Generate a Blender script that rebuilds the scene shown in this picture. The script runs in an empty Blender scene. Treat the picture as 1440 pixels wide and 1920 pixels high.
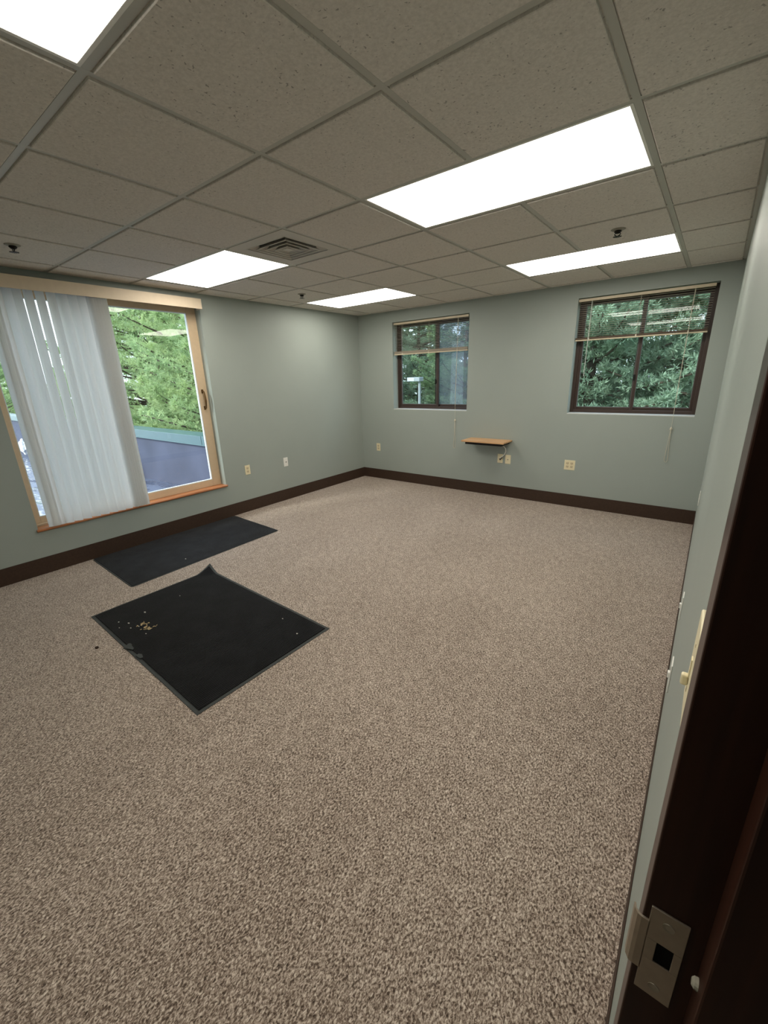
import bpy, math, random
import numpy as np
from mathutils import Matrix, Vector
random.seed(7)
rng = np.random.default_rng(11)
scene = bpy.context.scene
COL = scene.collection
pi = math.pi

# ---------------------------------------------------------------- measures
XL, XR, YB, YF, H = -4.3187, 0.0463, 5.0531, -0.75, 2.381
CAMZ = 1.5223
GX, GY, S = -1.5896, 0.7018, 0.6096          # ceiling grid origin, module
TILT = Matrix.Translation((XR, 0, 0)) @ Matrix.Rotation(-0.0094, 4, 'Y')   # the right wall leans a little

# ---------------------------------------------------------------- materials
def s2l(c):
    return tuple(((v/255)/12.92 if v/255 <= .04045 else ((v/255+.055)/1.055)**2.4) for v in c)
def newmat(name):
    m = bpy.data.materials.new(name); m.use_nodes = True
    nt = m.node_tree; nt.nodes.clear()
    out = nt.nodes.new('ShaderNodeOutputMaterial')
    return m, nt, out
def N(nt, typ, **kw):
    n = nt.nodes.new(typ)
    for k, v in kw.items():
        if k in n.inputs.keys(): n.inputs[k].default_value = v
        else: setattr(n, k, v)
    return n
def L(nt, a, b): nt.links.new(a, b)
def coords(nt, scale=None):
    tc = N(nt, 'ShaderNodeTexCoord')
    if scale is None: return tc.outputs['Object']
    mp = N(nt, 'ShaderNodeMapping'); mp.inputs['Scale'].default_value = scale
    L(nt, tc.outputs['Object'], mp.inputs['Vector']); return mp.outputs['Vector']
def ramp(nt, fac, stops):
    r = N(nt, 'ShaderNodeValToRGB')
    e = r.color_ramp.elements
    e[0].position, e[0].color = stops[0][0], (*stops[0][1], 1)
    e[1].position, e[1].color = stops[-1][0], (*stops[-1][1], 1)
    for p, c in stops[1:-1]:
        x = e.new(p); x.color = (*c, 1)
    L(nt, fac, r.inputs['Fac']); return r.outputs['Color']
def mat(name, rgb, rough=.5, spec=.5, metal=0., nscale=None, namp=.12, bump=0., bscale=200., trans=0.):
    m, nt, out = newmat(name)
    b = N(nt, 'ShaderNodeBsdfPrincipled', Roughness=rough, Metallic=metal)
    b.inputs['Specular IOR Level'].default_value = spec
    c = s2l(rgb)
    b.inputs['Base Color'].default_value = (*c, 1)
    if nscale:
        n = N(nt, 'ShaderNodeTexNoise', Scale=nscale, Detail=4.)
        L(nt, coords(nt), n.inputs['Vector'])
        lo = tuple(x*(1-namp) for x in c); hi = tuple(min(1, x*(1+namp)) for x in c)
        L(nt, ramp(nt, n.outputs['Fac'], [(.3, lo), (.7, hi)]), b.inputs['Base Color'])
    if bump:
        n2 = N(nt, 'ShaderNodeTexNoise', Scale=bscale, Detail=3.)
        L(nt, coords(nt), n2.inputs['Vector'])
        bp = N(nt, 'ShaderNodeBump', Strength=bump, Distance=.002)
        L(nt, n2.outputs['Fac'], bp.inputs['Height']); L(nt, bp.outputs['Normal'], b.inputs['Normal'])
    if trans:
        t = N(nt, 'ShaderNodeBsdfTranslucent'); t.inputs['Color'].default_value = (*c, 1)
        mx = N(nt, 'ShaderNodeMixShader', Fac=trans)
        L(nt, b.outputs[0], mx.inputs[1]); L(nt, t.outputs[0], mx.inputs[2]); L(nt, mx.outputs[0], out.inputs[0])
    else:
        L(nt, b.outputs[0], out.inputs[0])
    return m

M = {}
M['wall'] = mat('sage_paint', (161, 170, 164), .5, .35, nscale=3., namp=.015, bump=.25, bscale=160)
M['tbar'] = mat('grid_paint', (184, 184, 176), .4, .4)
M['plate'] = mat('vent_enamel', (200, 196, 188), .6, .3)
M['dark_gap'] = mat('dark_gap', (18, 17, 15), .9, .1)
M['base'] = mat('brown_baseboard', (64, 48, 38), .6, .3, nscale=60, namp=.12, bump=.3, bscale=300)
M['deck'] = mat('light_cover_grey', (60, 58, 55), .9, .2)
M['winframe'] = mat('tan_window_vinyl', (214, 190, 158), .45, .4, nscale=40, namp=.03)
M['gasket'] = mat('white_gasket', (225, 232, 235), .5, .4)
M['bronze'] = mat('dark_bronze_aluminium', (62, 48, 42), .4, .5, nscale=30, namp=.06)
M['graygasket'] = mat('grey_gasket', (104, 104, 104), .6, .3)
M['darkgasket'] = mat('black_gasket', (22, 20, 20), .6, .3)
M['reveal_sill'] = mat('painted_sill', (205, 208, 206), .5, .4)
M['vane'] = mat('white_vane_fabric', (240, 240, 238), .75, .2, nscale=220, namp=.05, bump=.2, bscale=500, trans=.68)
M['valance'] = mat('cream_valance', (216, 200, 176), .55, .3, nscale=20, namp=.03)
M['slat'] = mat('taupe_slat', (190, 178, 160), .4, .4, trans=.0)
M['slatdark'] = mat('backlit_slat_stack', (84, 70, 56), .5, .3)  # gathered slats only: their backlit shade is put into a darker colour
M['rail'] = mat('beige_rail', (212, 198, 170), .4, .4)
M['cord'] = mat('cream_cord', (214, 208, 190), .7, .2)
M['wand'] = mat('clear_wand', (200, 205, 200), .15, .6)
M['almond'] = mat('almond_plastic', (234, 224, 190), .4, .4)
M['almond_dark'] = mat('almond_plastic_inset', (214, 200, 164), .45, .4)
M['white_pl'] = mat('white_plastic', (236, 236, 230), .35, .4)
M['slot'] = mat('dark_slot', (30, 26, 22), .7, .2)
M['screw'] = mat('plated_screw', (170, 165, 150), .35, .5, metal=.8)
M['handle'] = mat('aged_brass', (110, 82, 48), .35, .5, metal=.7)
M['blackrub'] = mat('black_board', (24, 20, 18), .6, .3)
M['rubber'] = mat('grey_rubber_border', (62, 65, 64), .7, .3, nscale=25, namp=.15)
M['nickel'] = mat('brushed_nickel', (168, 158, 142), .38, .5, metal=.85, nscale=80, namp=.05)
M['sprinkler'] = mat('dark_bronze_sprinkler', (30, 27, 24), .4, .5, metal=.5)
M['escutcheon'] = mat('painted_cup', (150, 146, 132), .5, .4)
M['white_cable'] = mat('white_cable', (228, 228, 222), .4, .4)
M['black_cable'] = mat('black_cable', (25, 25, 26), .5, .4)
M['bumper'] = mat('grey_rubber_silencer', (150, 146, 132), .6, .3)
M['fascia'] = mat('green_metal_coping', (70, 98, 102), .3, .8, nscale=4, namp=.05)
M['membrane'] = mat('parapet_membrane', (74, 78, 96), .7, .3, nscale=1.6, namp=.18)
M['cement'] = mat('white_sealant', (235, 236, 236), .8, .2, nscale=8, namp=.1)
M['ground'] = mat('grass_ground', (88, 110, 66), .95, .1, nscale=.8, namp=.25)
M['bark'] = mat('grey_bark', (92, 80, 70), .9, .1, nscale=6, namp=.3)
M['leafbit'] = mat('dry_leaf', (206, 182, 140), .8, .2, nscale=200, namp=.3)
M['chip'] = mat('pale_chip', (196, 192, 184), .8, .2)
M['darkchip'] = mat('dark_chip', (58, 44, 34), .8, .2)
M['pole'] = mat('grey_pole_paint', (176, 182, 188), .5, .4)
M['hall'] = mat('light_block_paint', (120, 112, 100), .7, .2)
M['building'] = mat('pale_siding', (170, 170, 168), .8, .2)

def carpet_mat():
    m, nt, out = newmat('loop_carpet')
    b = N(nt, 'ShaderNodeBsdfPrincipled', Roughness=.95); b.inputs['Specular IOR Level'].default_value = .1
    b.inputs['Sheen Weight'].default_value = .25; b.inputs['Sheen Roughness'].default_value = .5
    co = coords(nt, (1., .62, 1.))
    rot = nt.nodes[-1]
    rot.inputs['Rotation'].default_value = (0, 0, .5)
    n1 = N(nt, 'ShaderNodeTexNoise', Scale=185., Detail=3., Roughness=.65, Distortion=.6); L(nt, co, n1.inputs['Vector'])
    n2 = N(nt, 'ShaderNodeTexNoise', Scale=1.6, Detail=3.); L(nt, co, n2.inputs['Vector'])
    n3 = N(nt, 'ShaderNodeTexNoise', Scale=26., Detail=2.); L(nt, co, n3.inputs['Vector'])
    def ma(op, a, bb):
        x = N(nt, 'ShaderNodeMath', operation=op)
        for i, v in enumerate((a, bb)):
            if isinstance(v, (int, float)): x.inputs[i].default_value = v
            else: L(nt, v, x.inputs[i])
        return x.outputs[0]
    f = ma('ADD', n1.outputs['Fac'], ma('MULTIPLY', ma('SUBTRACT', n3.outputs['Fac'], .5), .11))
    f = ma('ADD', f, ma('MULTIPLY', ma('SUBTRACT', n2.outputs['Fac'], .5), .07))
    c = ramp(nt, f, [(.30, s2l((58, 47, 39))), (.42, s2l((110, 94, 82))), (.50, s2l((160, 143, 129))), (.60, s2l((208, 193, 179))), (.74, s2l((243, 234, 222)))])
    L(nt, c, b.inputs['Base Color'])
    bp = N(nt, 'ShaderNodeBump', Strength=.8, Distance=.006)
    L(nt, n1.outputs['Fac'], bp.inputs['Height']); L(nt, bp.outputs['Normal'], b.inputs['Normal'])
    L(nt, b.outputs[0], out.inputs[0]); return m
M['carpet'] = carpet_mat()

def tile_mat():
    m, nt, out = newmat('fissured_tile')
    b = N(nt, 'ShaderNodeBsdfPrincipled', Roughness=.9); b.inputs['Specular IOR Level'].default_value = .15
    co = coords(nt)
    n1 = N(nt, 'ShaderNodeTexNoise', Scale=95., Detail=4., Roughness=.6); L(nt, co, n1.inputs['Vector'])
    v = N(nt, 'ShaderNodeTexVoronoi', Scale=46.); v.inputs['Randomness'].default_value = 1.
    n0 = N(nt, 'ShaderNodeTexNoise', Scale=60., Detail=1.); L(nt, co, n0.inputs['Vector'])
    mxv = N(nt, 'ShaderNodeVectorMath', operation='MULTIPLY_ADD'); mxv.inputs[1].default_value = (.03, .03, .03)
    L(nt, n0.outputs['Color'], mxv.inputs[0]); L(nt, co, mxv.inputs[2]); L(nt, mxv.outputs[0], v.inputs['Vector'])
    big = N(nt, 'ShaderNodeTexNoise', Scale=3.2, Detail=1.); L(nt, co, big.inputs['Vector'])
    sub = N(nt, 'ShaderNodeMath', operation='MULTIPLY_ADD'); sub.inputs[1].default_value = -.22; L(nt, big.outputs['Fac'], sub.inputs[0]); L(nt, v.outputs['Distance'], sub.inputs[2])
    pit = ramp(nt, sub.outputs[0], [(.0, (.55,)*3), (.04, (1.,)*3)])
    base = ramp(nt, n1.outputs['Fac'], [(.3, s2l((204, 199, 191))), (.7, s2l((224, 219, 211)))])
    mx = N(nt, 'ShaderNodeMix', data_type='RGBA', blend_type='MULTIPLY'); mx.inputs['Factor'].default_value = 1.
    L(nt, base, mx.inputs['A']); L(nt, pit, mx.inputs['B']); L(nt, mx.outputs['Result'], b.inputs['Base Color'])
    bp = N(nt, 'ShaderNodeBump', Strength=.5, Distance=.003); L(nt, n1.outputs['Fac'], bp.inputs['Height']); L(nt, bp.outputs['Normal'], b.inputs['Normal'])
    L(nt, b.outputs[0], out.inputs[0]); return m
M['tile'] = tile_mat()

def emis(name, rgb, st):
    m, nt, out = newmat(name)
    e = N(nt, 'ShaderNodeEmission', Strength=st); e.inputs['Color'].default_value = (*rgb, 1)
    L(nt, e.outputs[0], out.inputs[0]); return m
LIGHT = 9.0
M['lens'] = emis('lit_diffuser', (1., .935, .83), LIGHT)

def glass_mat(name, tint, warp, haze=0., hz=(.6, .7, .8)):
    m, nt, out = newmat(name)
    tr = N(nt, 'ShaderNodeBsdfTransparent'); tr.inputs['Color'].default_value = (*tint, 1)
    gl = N(nt, 'ShaderNodeBsdfGlossy', Roughness=.0)
    lw = N(nt, 'ShaderNodeLayerWeight', Blend=.5)
    p = N(nt, 'ShaderNodeMath', operation='POWER'); p.inputs[1].default_value = 5.; L(nt, lw.outputs['Facing'], p.inputs[0])
    q = N(nt, 'ShaderNodeMath', operation='MULTIPLY_ADD'); q.inputs[1].default_value = .9; q.inputs[2].default_value = .042; L(nt, p.outputs[0], q.inputs[0])
    n = N(nt, 'ShaderNodeTexNoise', Scale=1.3, Detail=0.); L(nt, coords(nt), n.inputs['Vector'])
    bp = N(nt, 'ShaderNodeBump', Strength=1., Distance=warp); L(nt, n.outputs['Fac'], bp.inputs['Height']); L(nt, bp.outputs['Normal'], gl.inputs['Normal'])
    mx = N(nt, 'ShaderNodeMixShader'); L(nt, q.outputs[0], mx.inputs[0]); L(nt, tr.outputs[0], mx.inputs[1]); L(nt, gl.outputs[0], mx.inputs[2])
    last = mx
    if haze:
        d = N(nt, 'ShaderNodeBsdfDiffuse'); d.inputs['Color'].default_value = (*hz, 1)
        d2 = N(nt, 'ShaderNodeBsdfTranslucent'); d2.inputs['Color'].default_value = (*hz, 1)
        dm = N(nt, 'ShaderNodeMixShader', Fac=.5); L(nt, d.outputs[0], dm.inputs[1]); L(nt, d2.outputs[0], dm.inputs[2])
        m2 = N(nt, 'ShaderNodeMixShader', Fac=haze); L(nt, mx.outputs[0], m2.inputs[1]); L(nt, dm.outputs[0], m2.inputs[2]); last = m2
    L(nt, last.outputs[0], out.inputs[0]); return m
M['glass'] = glass_mat('clear_glass', (.95, .985, .975), .0012)
M['glass_t'] = glass_mat('tinted_glass', (.87, .93, .925), .003)
M['glass_s'] = glass_mat('reflection_haze_glass', (.70, .77, .82), .003, haze=.14)  # pale haze mixed into the pane for the sliding window's reflection

def wood_mat(name, c1, c2, rough, sc, spec=.4):
    m, nt, out = newmat(name)
    b = N(nt, 'ShaderNodeBsdfPrincipled', Roughness=rough); b.inputs['Specular IOR Level'].default_value = spec
    n = N(nt, 'ShaderNodeTexNoise', Scale=1., Detail=5., Distortion=.4); L(nt, coords(nt, sc), n.inputs['Vector'])
    L(nt, ramp(nt, n.outputs['Fac'], [(.3, s2l(c1)), (.7, s2l(c2))]), b.inputs['Base Color'])
    L(nt, b.outputs[0], out.inputs[0]); return m
M['sillwood'] = wood_mat('stained_sill_wood', (150, 92, 56), (200, 134, 88), .3, (30, 2.5, 60))
M['oak'] = wood_mat('light_oak', (200, 154, 110), (222, 182, 138), .45, (3, 45, 60))
M['casing'] = mat('lit_casing_brown', (66, 50, 46), .35, .5)  # lighter than the jamb: room light on the strip put into its colour
M['darkwood'] = wood_mat('dark_stained_wood', (38, 18, 10), (56, 28, 16), .5, (60, 60, 3), spec=.2)

def pile_mat(name, c1, c2, ribs, ry=0):
    m, nt, out = newmat(name)
    b = N(nt, 'ShaderNodeBsdfPrincipled', Roughness=.95); b.inputs['Specular IOR Level'].default_value = .1
    b.inputs['Sheen Weight'].default_value = .05
    n = N(nt, 'ShaderNodeTexNoise', Scale=260., Detail=2.); L(nt, coords(nt), n.inputs['Vector'])
    n2 = N(nt, 'ShaderNodeTexNoise', Scale=7., Detail=4.); L(nt, coords(nt), n2.inputs['Vector'])
    ad = N(nt, 'ShaderNodeMath', operation='MULTIPLY_ADD'); ad.inputs[1].default_value = .5; L(nt, n2.outputs['Fac'], ad.inputs[0]); L(nt, n.outputs['Fac'], ad.inputs[2])
    L(nt, ramp(nt, ad.outputs[0], [(.55, s2l(c1)), (1., s2l(c2))]), b.inputs['Base Color'])
    w = N(nt, 'ShaderNodeTexWave', Scale=ribs, Distortion=.6); w.bands_direction = 'X'; L(nt, coords(nt), w.inputs['Vector'])
    a2 = N(nt, 'ShaderNodeMath', operation='ADD'); L(nt, w.outputs['Fac'], a2.inputs[0]); L(nt, n.outputs['Fac'], a2.inputs[1])
    bp = N(nt, 'ShaderNodeBump', Strength=.7, Distance=.003); L(nt, a2.outputs[0], bp.inputs['Height']); L(nt, bp.outputs['Normal'], b.inputs['Normal'])
    L(nt, b.outputs[0], out.inputs[0]); return m
M['pile'] = pile_mat('black_mat_pile', (13, 13, 14), (34, 34, 36), 26)
M['pile2'] = pile_mat('window_sheen_mat_pile', (30, 31, 33), (56, 58, 62), 90)  # black pile raised to bluish grey, window sheen put into the colour

def roof_mat():
    m, nt, out = newmat('wet_roof_membrane')
    b = N(nt, 'ShaderNodeBsdfPrincipled'); b.inputs['Specular IOR Level'].default_value = .6
    co = coords(nt, (.55, 1.6, 1.))
    n = N(nt, 'ShaderNodeTexNoise', Scale=2.6, Detail=5., Roughness=.6); L(nt, co, n.inputs['Vector'])
    L(nt, ramp(nt, n.outputs['Fac'], [(.46, (.5,)*3), (.54, (.03,)*3)]), b.inputs['Roughness'])
    L(nt, ramp(nt, n.outputs['Fac'], [(.4, s2l((88, 94, 112))), (.6, s2l((66, 72, 88)))]), b.inputs['Base Color'])
    bp = N(nt, 'ShaderNodeBump', Strength=.6, Distance=.02); n3 = N(nt, 'ShaderNodeTexNoise', Scale=5., Detail=3.); L(nt, co, n3.inputs['Vector'])
    L(nt, n3.outputs['Fac'], bp.inputs['Height']); L(nt, bp.outputs['Normal'], b.inputs['Normal'])
    L(nt, b.outputs[0], out.inputs[0]); return m
M['roof'] = roof_mat()

def leaf_mat(name, c1, c2, tr=.35):
    m, nt, out = newmat(name)
    d = N(nt, 'ShaderNodeBsdfDiffuse'); t = N(nt, 'ShaderNodeBsdfTranslucent')
    g = N(nt, 'ShaderNodeTexNoise', Scale=1.3, Detail=5.); L(nt, coords(nt), g.inputs['Vector'])
    c = ramp(nt, g.outputs['Fac'], [(.32, s2l(c1)), (.68, s2l(c2))])
    L(nt, c, d.inputs['Color']); L(nt, c, t.inputs['Color'])
    mx = N(nt, 'ShaderNodeMixShader', Fac=tr); L(nt, d.outputs[0], mx.inputs[1]); L(nt, t.outputs[0], mx.inputs[2]); L(nt, mx.outputs[0], out.inputs[0]); return m
M['leaf_bright'] = leaf_mat('bright_needles', (146, 172, 126), (202, 218, 162), .45)
M['leaf_dark'] = leaf_mat('dark_needles', (116, 140, 118), (174, 194, 166), .35)
M['leaf_mid'] = leaf_mat('mid_needles', (112, 138, 108), (172, 194, 148), .35)

# ---------------------------------------------------------------- mesh builder
class MB:
    def __init__(s): s.v, s.f, s.mi = [], [], []; s.k = 0
    def add(s, vs, fs):
        o = len(s.v); s.v += [tuple(p) for p in vs]
        for f in fs: s.f.append(tuple(o+i for i in f)); s.mi.append(s.k)
        return s
    def box(s, x0, x1, y0, y1, z0, z1, b=0.):
        x0, x1 = sorted((x0, x1)); y0, y1 = sorted((y0, y1)); z0, z1 = sorted((z0, z1))
        b = min(b, (x1-x0)*.45, (y1-y0)*.45, (z1-z0)*.45)
        if b <= 0:
            vs = [(x, y, z) for z in (z0, z1) for y in (y0, y1) for x in (x0, x1)]
            return s.add(vs, [(0, 2, 3, 1), (4, 5, 7, 6), (0, 1, 5, 4), (2, 6, 7, 3), (0, 4, 6, 2), (1, 3, 7, 5)])
        import bmesh
        bm = bmesh.new(); bmesh.ops.create_cube(bm, size=1.)
        for v in bm.verts: v.co = ((x0+x1)/2+v.co.x*(x1-x0), (y0+y1)/2+v.co.y*(y1-y0), (z0+z1)/2+v.co.z*(z1-z0))
        bmesh.ops.bevel(bm, geom=bm.edges[:], offset=b, segments=2, affect='EDGES', profile=.5)
        bm.verts.index_update()
        s.add([v.co[:] for v in bm.verts], [tuple(v.index for v in f.verts) for f in bm.faces]); bm.free(); return s
    def tube(s, pts, r, n=8, closed=False):
        pts = [Vector(p) for p in pts]; rs = r if isinstance(r, (list, tuple)) else [r]*len(pts)
        rings = []; up = None
        for i, p in enumerate(pts):
            a = pts[i-1] if i > 0 else (pts[-1] if closed else p); c = pts[(i+1) % len(pts)] if (i < len(pts)-1 or closed) else p
            d = (c-a).normalized()
            if up is None: up = Vector((0, 0, 1)) if abs(d.z) < .9 else Vector((1, 0, 0))
            u = d.cross(up).normalized(); w = u.cross(d).normalized(); up = w
            rings.append([p+(u*math.cos(t)+w*math.sin(t))*rs[i] for t in [2*pi*k/n for k in range(n)]])
        vs = [q for rg in rings for q in rg]; fs = []; m = len(pts)
        for i in range(m if closed else m-1):
            j = (i+1) % m
            for k in range(n): fs.append((i*n+k, i*n+(k+1) % n, j*n+(k+1) % n, j*n+k))
        if not closed: fs += [tuple(reversed(range(n))), tuple((m-1)*n+k for k in range(n))]
        return s.add(vs, fs)
    def lathe(s, c, prof, n=24, axis='z'):
        vs = []; m = len(prof)
        for r, h in prof:
            for k in range(n):
                a = 2*pi*k/n; p = (r*math.cos(a), r*math.sin(a), h)
                if axis == 'y': p = (p[0], p[2], p[1])
                if axis == 'x': p = (p[2], p[0], p[1])
                vs.append((c[0]+p[0], c[1]+p[1], c[2]+p[2]))
        fs = [(i*n+k, i*n+(k+1) % n, (i+1)*n+(k+1) % n, (i+1)*n+k) for i in range(m-1) for k in range(n)]
        fs += [tuple(reversed(range(n))), tuple((m-1)*n+k for k in range(n))]
        return s.add(vs, fs)
    def prism(s, poly, h, axis='z', at=0.):
        """poly 2D, extruded by h along axis"""
        n = len(poly)
        def P(a, b, t):
            return {'z': (a, b, t), 'y': (a, t, b), 'x': (t, a, b)}[axis]
        vs = [P(a, b, at) for a, b in poly]+[P(a, b, at+h) for a, b in poly]
        return s.add(vs, [tuple(reversed(range(n))), tuple(range(n, 2*n))]+[(i, (i+1) % n, n+(i+1) % n, n+i) for i in range(n)])
    def build(s, name, mats, parent=None, origin=None, smooth=False, mw=None, fix=True):
        me = bpy.data.meshes.new(name)
        o3 = Vector(origin) if origin is not None else Vector((0, 0, 0))
        me.from_pydata([tuple(Vector(p)-o3) for p in s.v], [], s.f)
        if not isinstance(mats, (list, tuple)): mats = [mats]
        for m in mats: me.materials.append(m)
        me.polygons.foreach_set('material_index', s.mi)
        if smooth: me.polygons.foreach_set('use_smooth', [True]*len(s.f))
        if fix:
            import bmesh
            bm = bmesh.new(); bm.from_mesh(me); bmesh.ops.recalc_face_normals(bm, faces=bm.faces[:]); bm.to_mesh(me); bm.free()
        me.update()
        o = bpy.data.objects.new(name, me); COL.objects.link(o)
        if parent is not None:
            o.parent = parent
            o.location = o3 if origin is not None else (0, 0, 0)
        else:
            o.matrix_world = (mw if mw is not None else Matrix.Identity(4)) @ Matrix.Translation(o3)
        return o

def tag(o, label=None, cat=None, group=None, kind=None):
    if label: o['label'] = label
    if cat: o['category'] = cat
    if group: o['group'] = group
    if kind: o['kind'] = kind
    return o
def empty(name, loc=(0, 0, 0), mw=None, **kw):
    o = bpy.data.objects.new(name, None); COL.objects.link(o); o.empty_display_size = .1
    o.matrix_world = (mw if mw is not None else Matrix.Identity(4)) @ Matrix.Translation(loc)
    return tag(o, **kw)
class Part:
    """parts given in world-like coordinates, parented to an empty standing at loc"""
    def __init__(s, root, loc): s.r, s.l = root, Vector(loc)
    def __call__(s, mb, name, m, parent=None, smooth=False, label=None, kind=None, fix=True):
        if parent is None:
            o = mb.build(name, m, s.r, None, smooth, fix=fix)
            o.data.transform(Matrix.Translation(-s.l))
        else:
            o = mb.build(name, m, parent, None, smooth, fix=fix)
            o.data.transform(Matrix.Translation(-s.l))
        return tag(o, label=label, kind=kind)
def thing(name, loc, mw=None, **kw):
    r = empty(name, loc, mw, **kw); return r, Part(r, loc)

# ================================================================ SETTING
st = dict(kind='structure')
WT = .22
# floor
tag(MB().box(XL-.0, XR+1.4, YF, YB, -.05, 0).build('floor', M['carpet']), 'speckled beige and brown loop carpet', **st)
# left wall with the slider opening
LW = (.812, 2.580, .385, 2.262)
def wall_with_holes(lo, hi, holes, plane, t, z1):
    """plane 'x': wall runs along y; holes (a0,a1,z0,z1)"""
    mb = MB(); cur = lo
    def B(a0, a1, z0, zz):
        if plane[0] == 'x': mb.box(plane[1], plane[1]+t, a0, a1, z0, zz)
        else: mb.box(a0, a1, plane[1], plane[1]+t, z0, zz)
    for a0, a1, z0, zz in holes:
        B(cur, a0, -.05, z1); B(a0, a1, -.05, z0); B(a0, a1, zz, z1); cur = a1
    B(cur, hi, -.05, z1); return mb
tag(wall_with_holes(YF, YB, [LW], ('x', XL), -WT, H+.25).build('wall_left', M['wall']), 'grey green painted wall with the sliding window', **st)
W2 = (-3.700, -2.531, 1.070, 2.232); W1 = (-1.290, -.121, 1.070, 2.238)
tag(wall_with_holes(XL-WT, XR+1.4, [W2, W1], ('y', YB), WT, H+.25).build('wall_back', M['wall']), 'grey green painted wall with two dark framed windows', **st)
tag(MB().box(XL-WT, XR+1.4, YF-.12, YF, -.05, H+.25).build('wall_front', M['wall']), 'grey green painted wall behind the viewpoint', **st)
# right wall with the doorway (leans)
mb = MB(); J = .36
mb.box(0, .13, J+.022, YB, -.05, H+.12); mb.box(0, .13, YF, -.60, -.05, H+.12); mb.box(0, .13, -.60, J+.022, 2.10, H+.12)
tag(mb.build('wall_right', M['wall'], mw=TILT), 'grey green painted wall beside the doorway', **st)
mb = MB(); mb.box(XR+1.25, XR+1.4, YF, YB, -.05, H+.25)
tag(mb.build('wall_light_block', M['hall']), 'unseen hallway wall added beyond the doorway against stray daylight', **st)  # added out of view so sky light does not leak in through the doorway
# baseboards
bh, bt = .145, .007
tag(MB().box(XL, XL+bt, YF, YB, 0, bh, .002).build('baseboard_left', M['base']), **st)
tag(MB().box(XL+bt, XR-.004, YB-bt, YB, 0, bh, .002).build('baseboard_back', M['base']), **st)
mb = MB(); mb.box(-.005, 0, J+.066, YB, 0, .10, .002)
tag(mb.build('baseboard_right', M['base'], mw=TILT), **st)
tag(MB().box(XL, XR-.05, YF, YF+bt, 0, bh, .002).build('baseboard_front', M['base']), **st)

# ceiling: lay-in tiles hanging a little below a T grid
lights = [(0, -1), (0, 2), (0, 5), (-4, 2), (-4, 5)]   # cell of left/near corner, two cells wide in x
lit = {(i+k, j) for i, j in lights for k in (0, 1)}
VENT = (-2, 2)
mb = MB()
ang = .020
for i in range(-5, 3):
    for j in range(-3, 8):
        x0, x1 = max(GX+S*i, XL+ang-.012), min(GX+S*(i+1), XR-.026-ang+.012)
        y0, y1 = max(GY+S*j, YF), min(GY+S*(j+1), YB-ang+.012)
        if x1-x0 < .04 or y1-y0 < .04: continue
        if (i, j) == VENT: continue
        mb.box(x0, x1, y0, y1, H+.0045, H+.016)
        if (i, j) in lit: continue
        g = .0175; d = .0025
        a0, a1, b0, b1 = x0+g, x1-g, y0+g, y1-g
        vs = [(x, y, H+.0046) for x, y in ((a0, b0), (a1, b0), (a1, b1), (a0, b1))]+[(x, y, H-.0045) for x, y in ((a0, b0), (a1, b0), (a1, b1), (a0, b1))] \
            + [(x, y, H-.0065) for x, y in ((a0+d, b0+d), (a1-d, b0+d), (a1-d, b1-d), (a0+d, b1-d))]
        fs = [(8, 9, 10, 11)]+[(k, (k+1) % 4, 4+(k+1) % 4, 4+k) for k in range(4)]+[(4+k, 4+(k+1) % 4, 8+(k+1) % 4, 8+k) for k in range(4)]
        mb.add(vs, fs)
ceil = tag(mb.build('ceiling', M['tile']), 'suspended ceiling of square fissured tiles in a metal grid', **st)
mb = MB()
for i in range(-4, 3):
    x = GX+S*i; mb.box(x-.012, x+.012, YF, YB, H, H+.0044)
for j in range(-2, 8):
    y = GY+S*j
    for i in range(-5, 3):
        x0, x1 = max(GX+S*i+.012, XL), min(GX+S*(i+1)-.012, XR)
        if (i, j) in lit and (i-1, j) in lit: pass
        mb.box(x0, x1, y-.012, y+.012, H+.0002, H+.0044)
mb.box(XL, XL+ang, YF, YB, H-.001, H+.004); mb.box(XL, XR, YB-ang, YB, H-.001, H+.004); mb.box(XR-.024-ang, XR+.02, YF, YB, H-.001, H+.004)
mb.build('ceiling_grid', M['tbar'], ceil)
mb = MB(); mb.box(XL-WT, XR+1.4, YF-.12, YB+WT, H+.24, H+.30); mb.box(XR+.11, XR+1.4, YF, YB, H+.02, H+.05)
tag(mb.build('trim_light_cover', M['deck']), **st)  # unseen slabs added above the ceiling and hall to shut out sky light

# ================================================================ LIGHTS
llab = ['glowing ceiling light panel cut off by the top left corner of the picture',
        'largest fully visible glowing ceiling light panel, above the middle of the room',
        'narrow looking glowing ceiling light panel near the right dark framed window',
        'glowing ceiling light panel beside the square air vent, near the vertical blinds',
        'smallest looking glowing ceiling light panel, above the far left corner of the room', None]
for n, (i, j) in enumerate(lights):
    x0, y0 = GX+S*i+.0125, GY+S*j+.0125; x1, y1 = x0+2*S-.025, y0+S-.025
    c = ((x0+x1)/2, (y0+y1)/2, H)
    r, P = thing('ceiling_light', c, label=llab[n] or 'glowing ceiling light panel behind the viewpoint, over the front left of the room', cat='ceiling light', group='ceiling light panels')
    fw = .012
    mb = MB()
    for a in ((x0, x1, y0, y0+fw), (x0, x1, y1-fw, y1), (x0, x0+fw, y0+fw, y1-fw), (x1-fw, x1, y0+fw, y1-fw)):
        mb.box(*a, H-.002, H+.004, .001)
    P(mb, 'frame', M['white_pl'])
    P(MB().box(x0+fw, x1-fw, y0+fw, y1-fw, H-.0005, H+.0035), 'lens', M['lens'])

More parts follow.
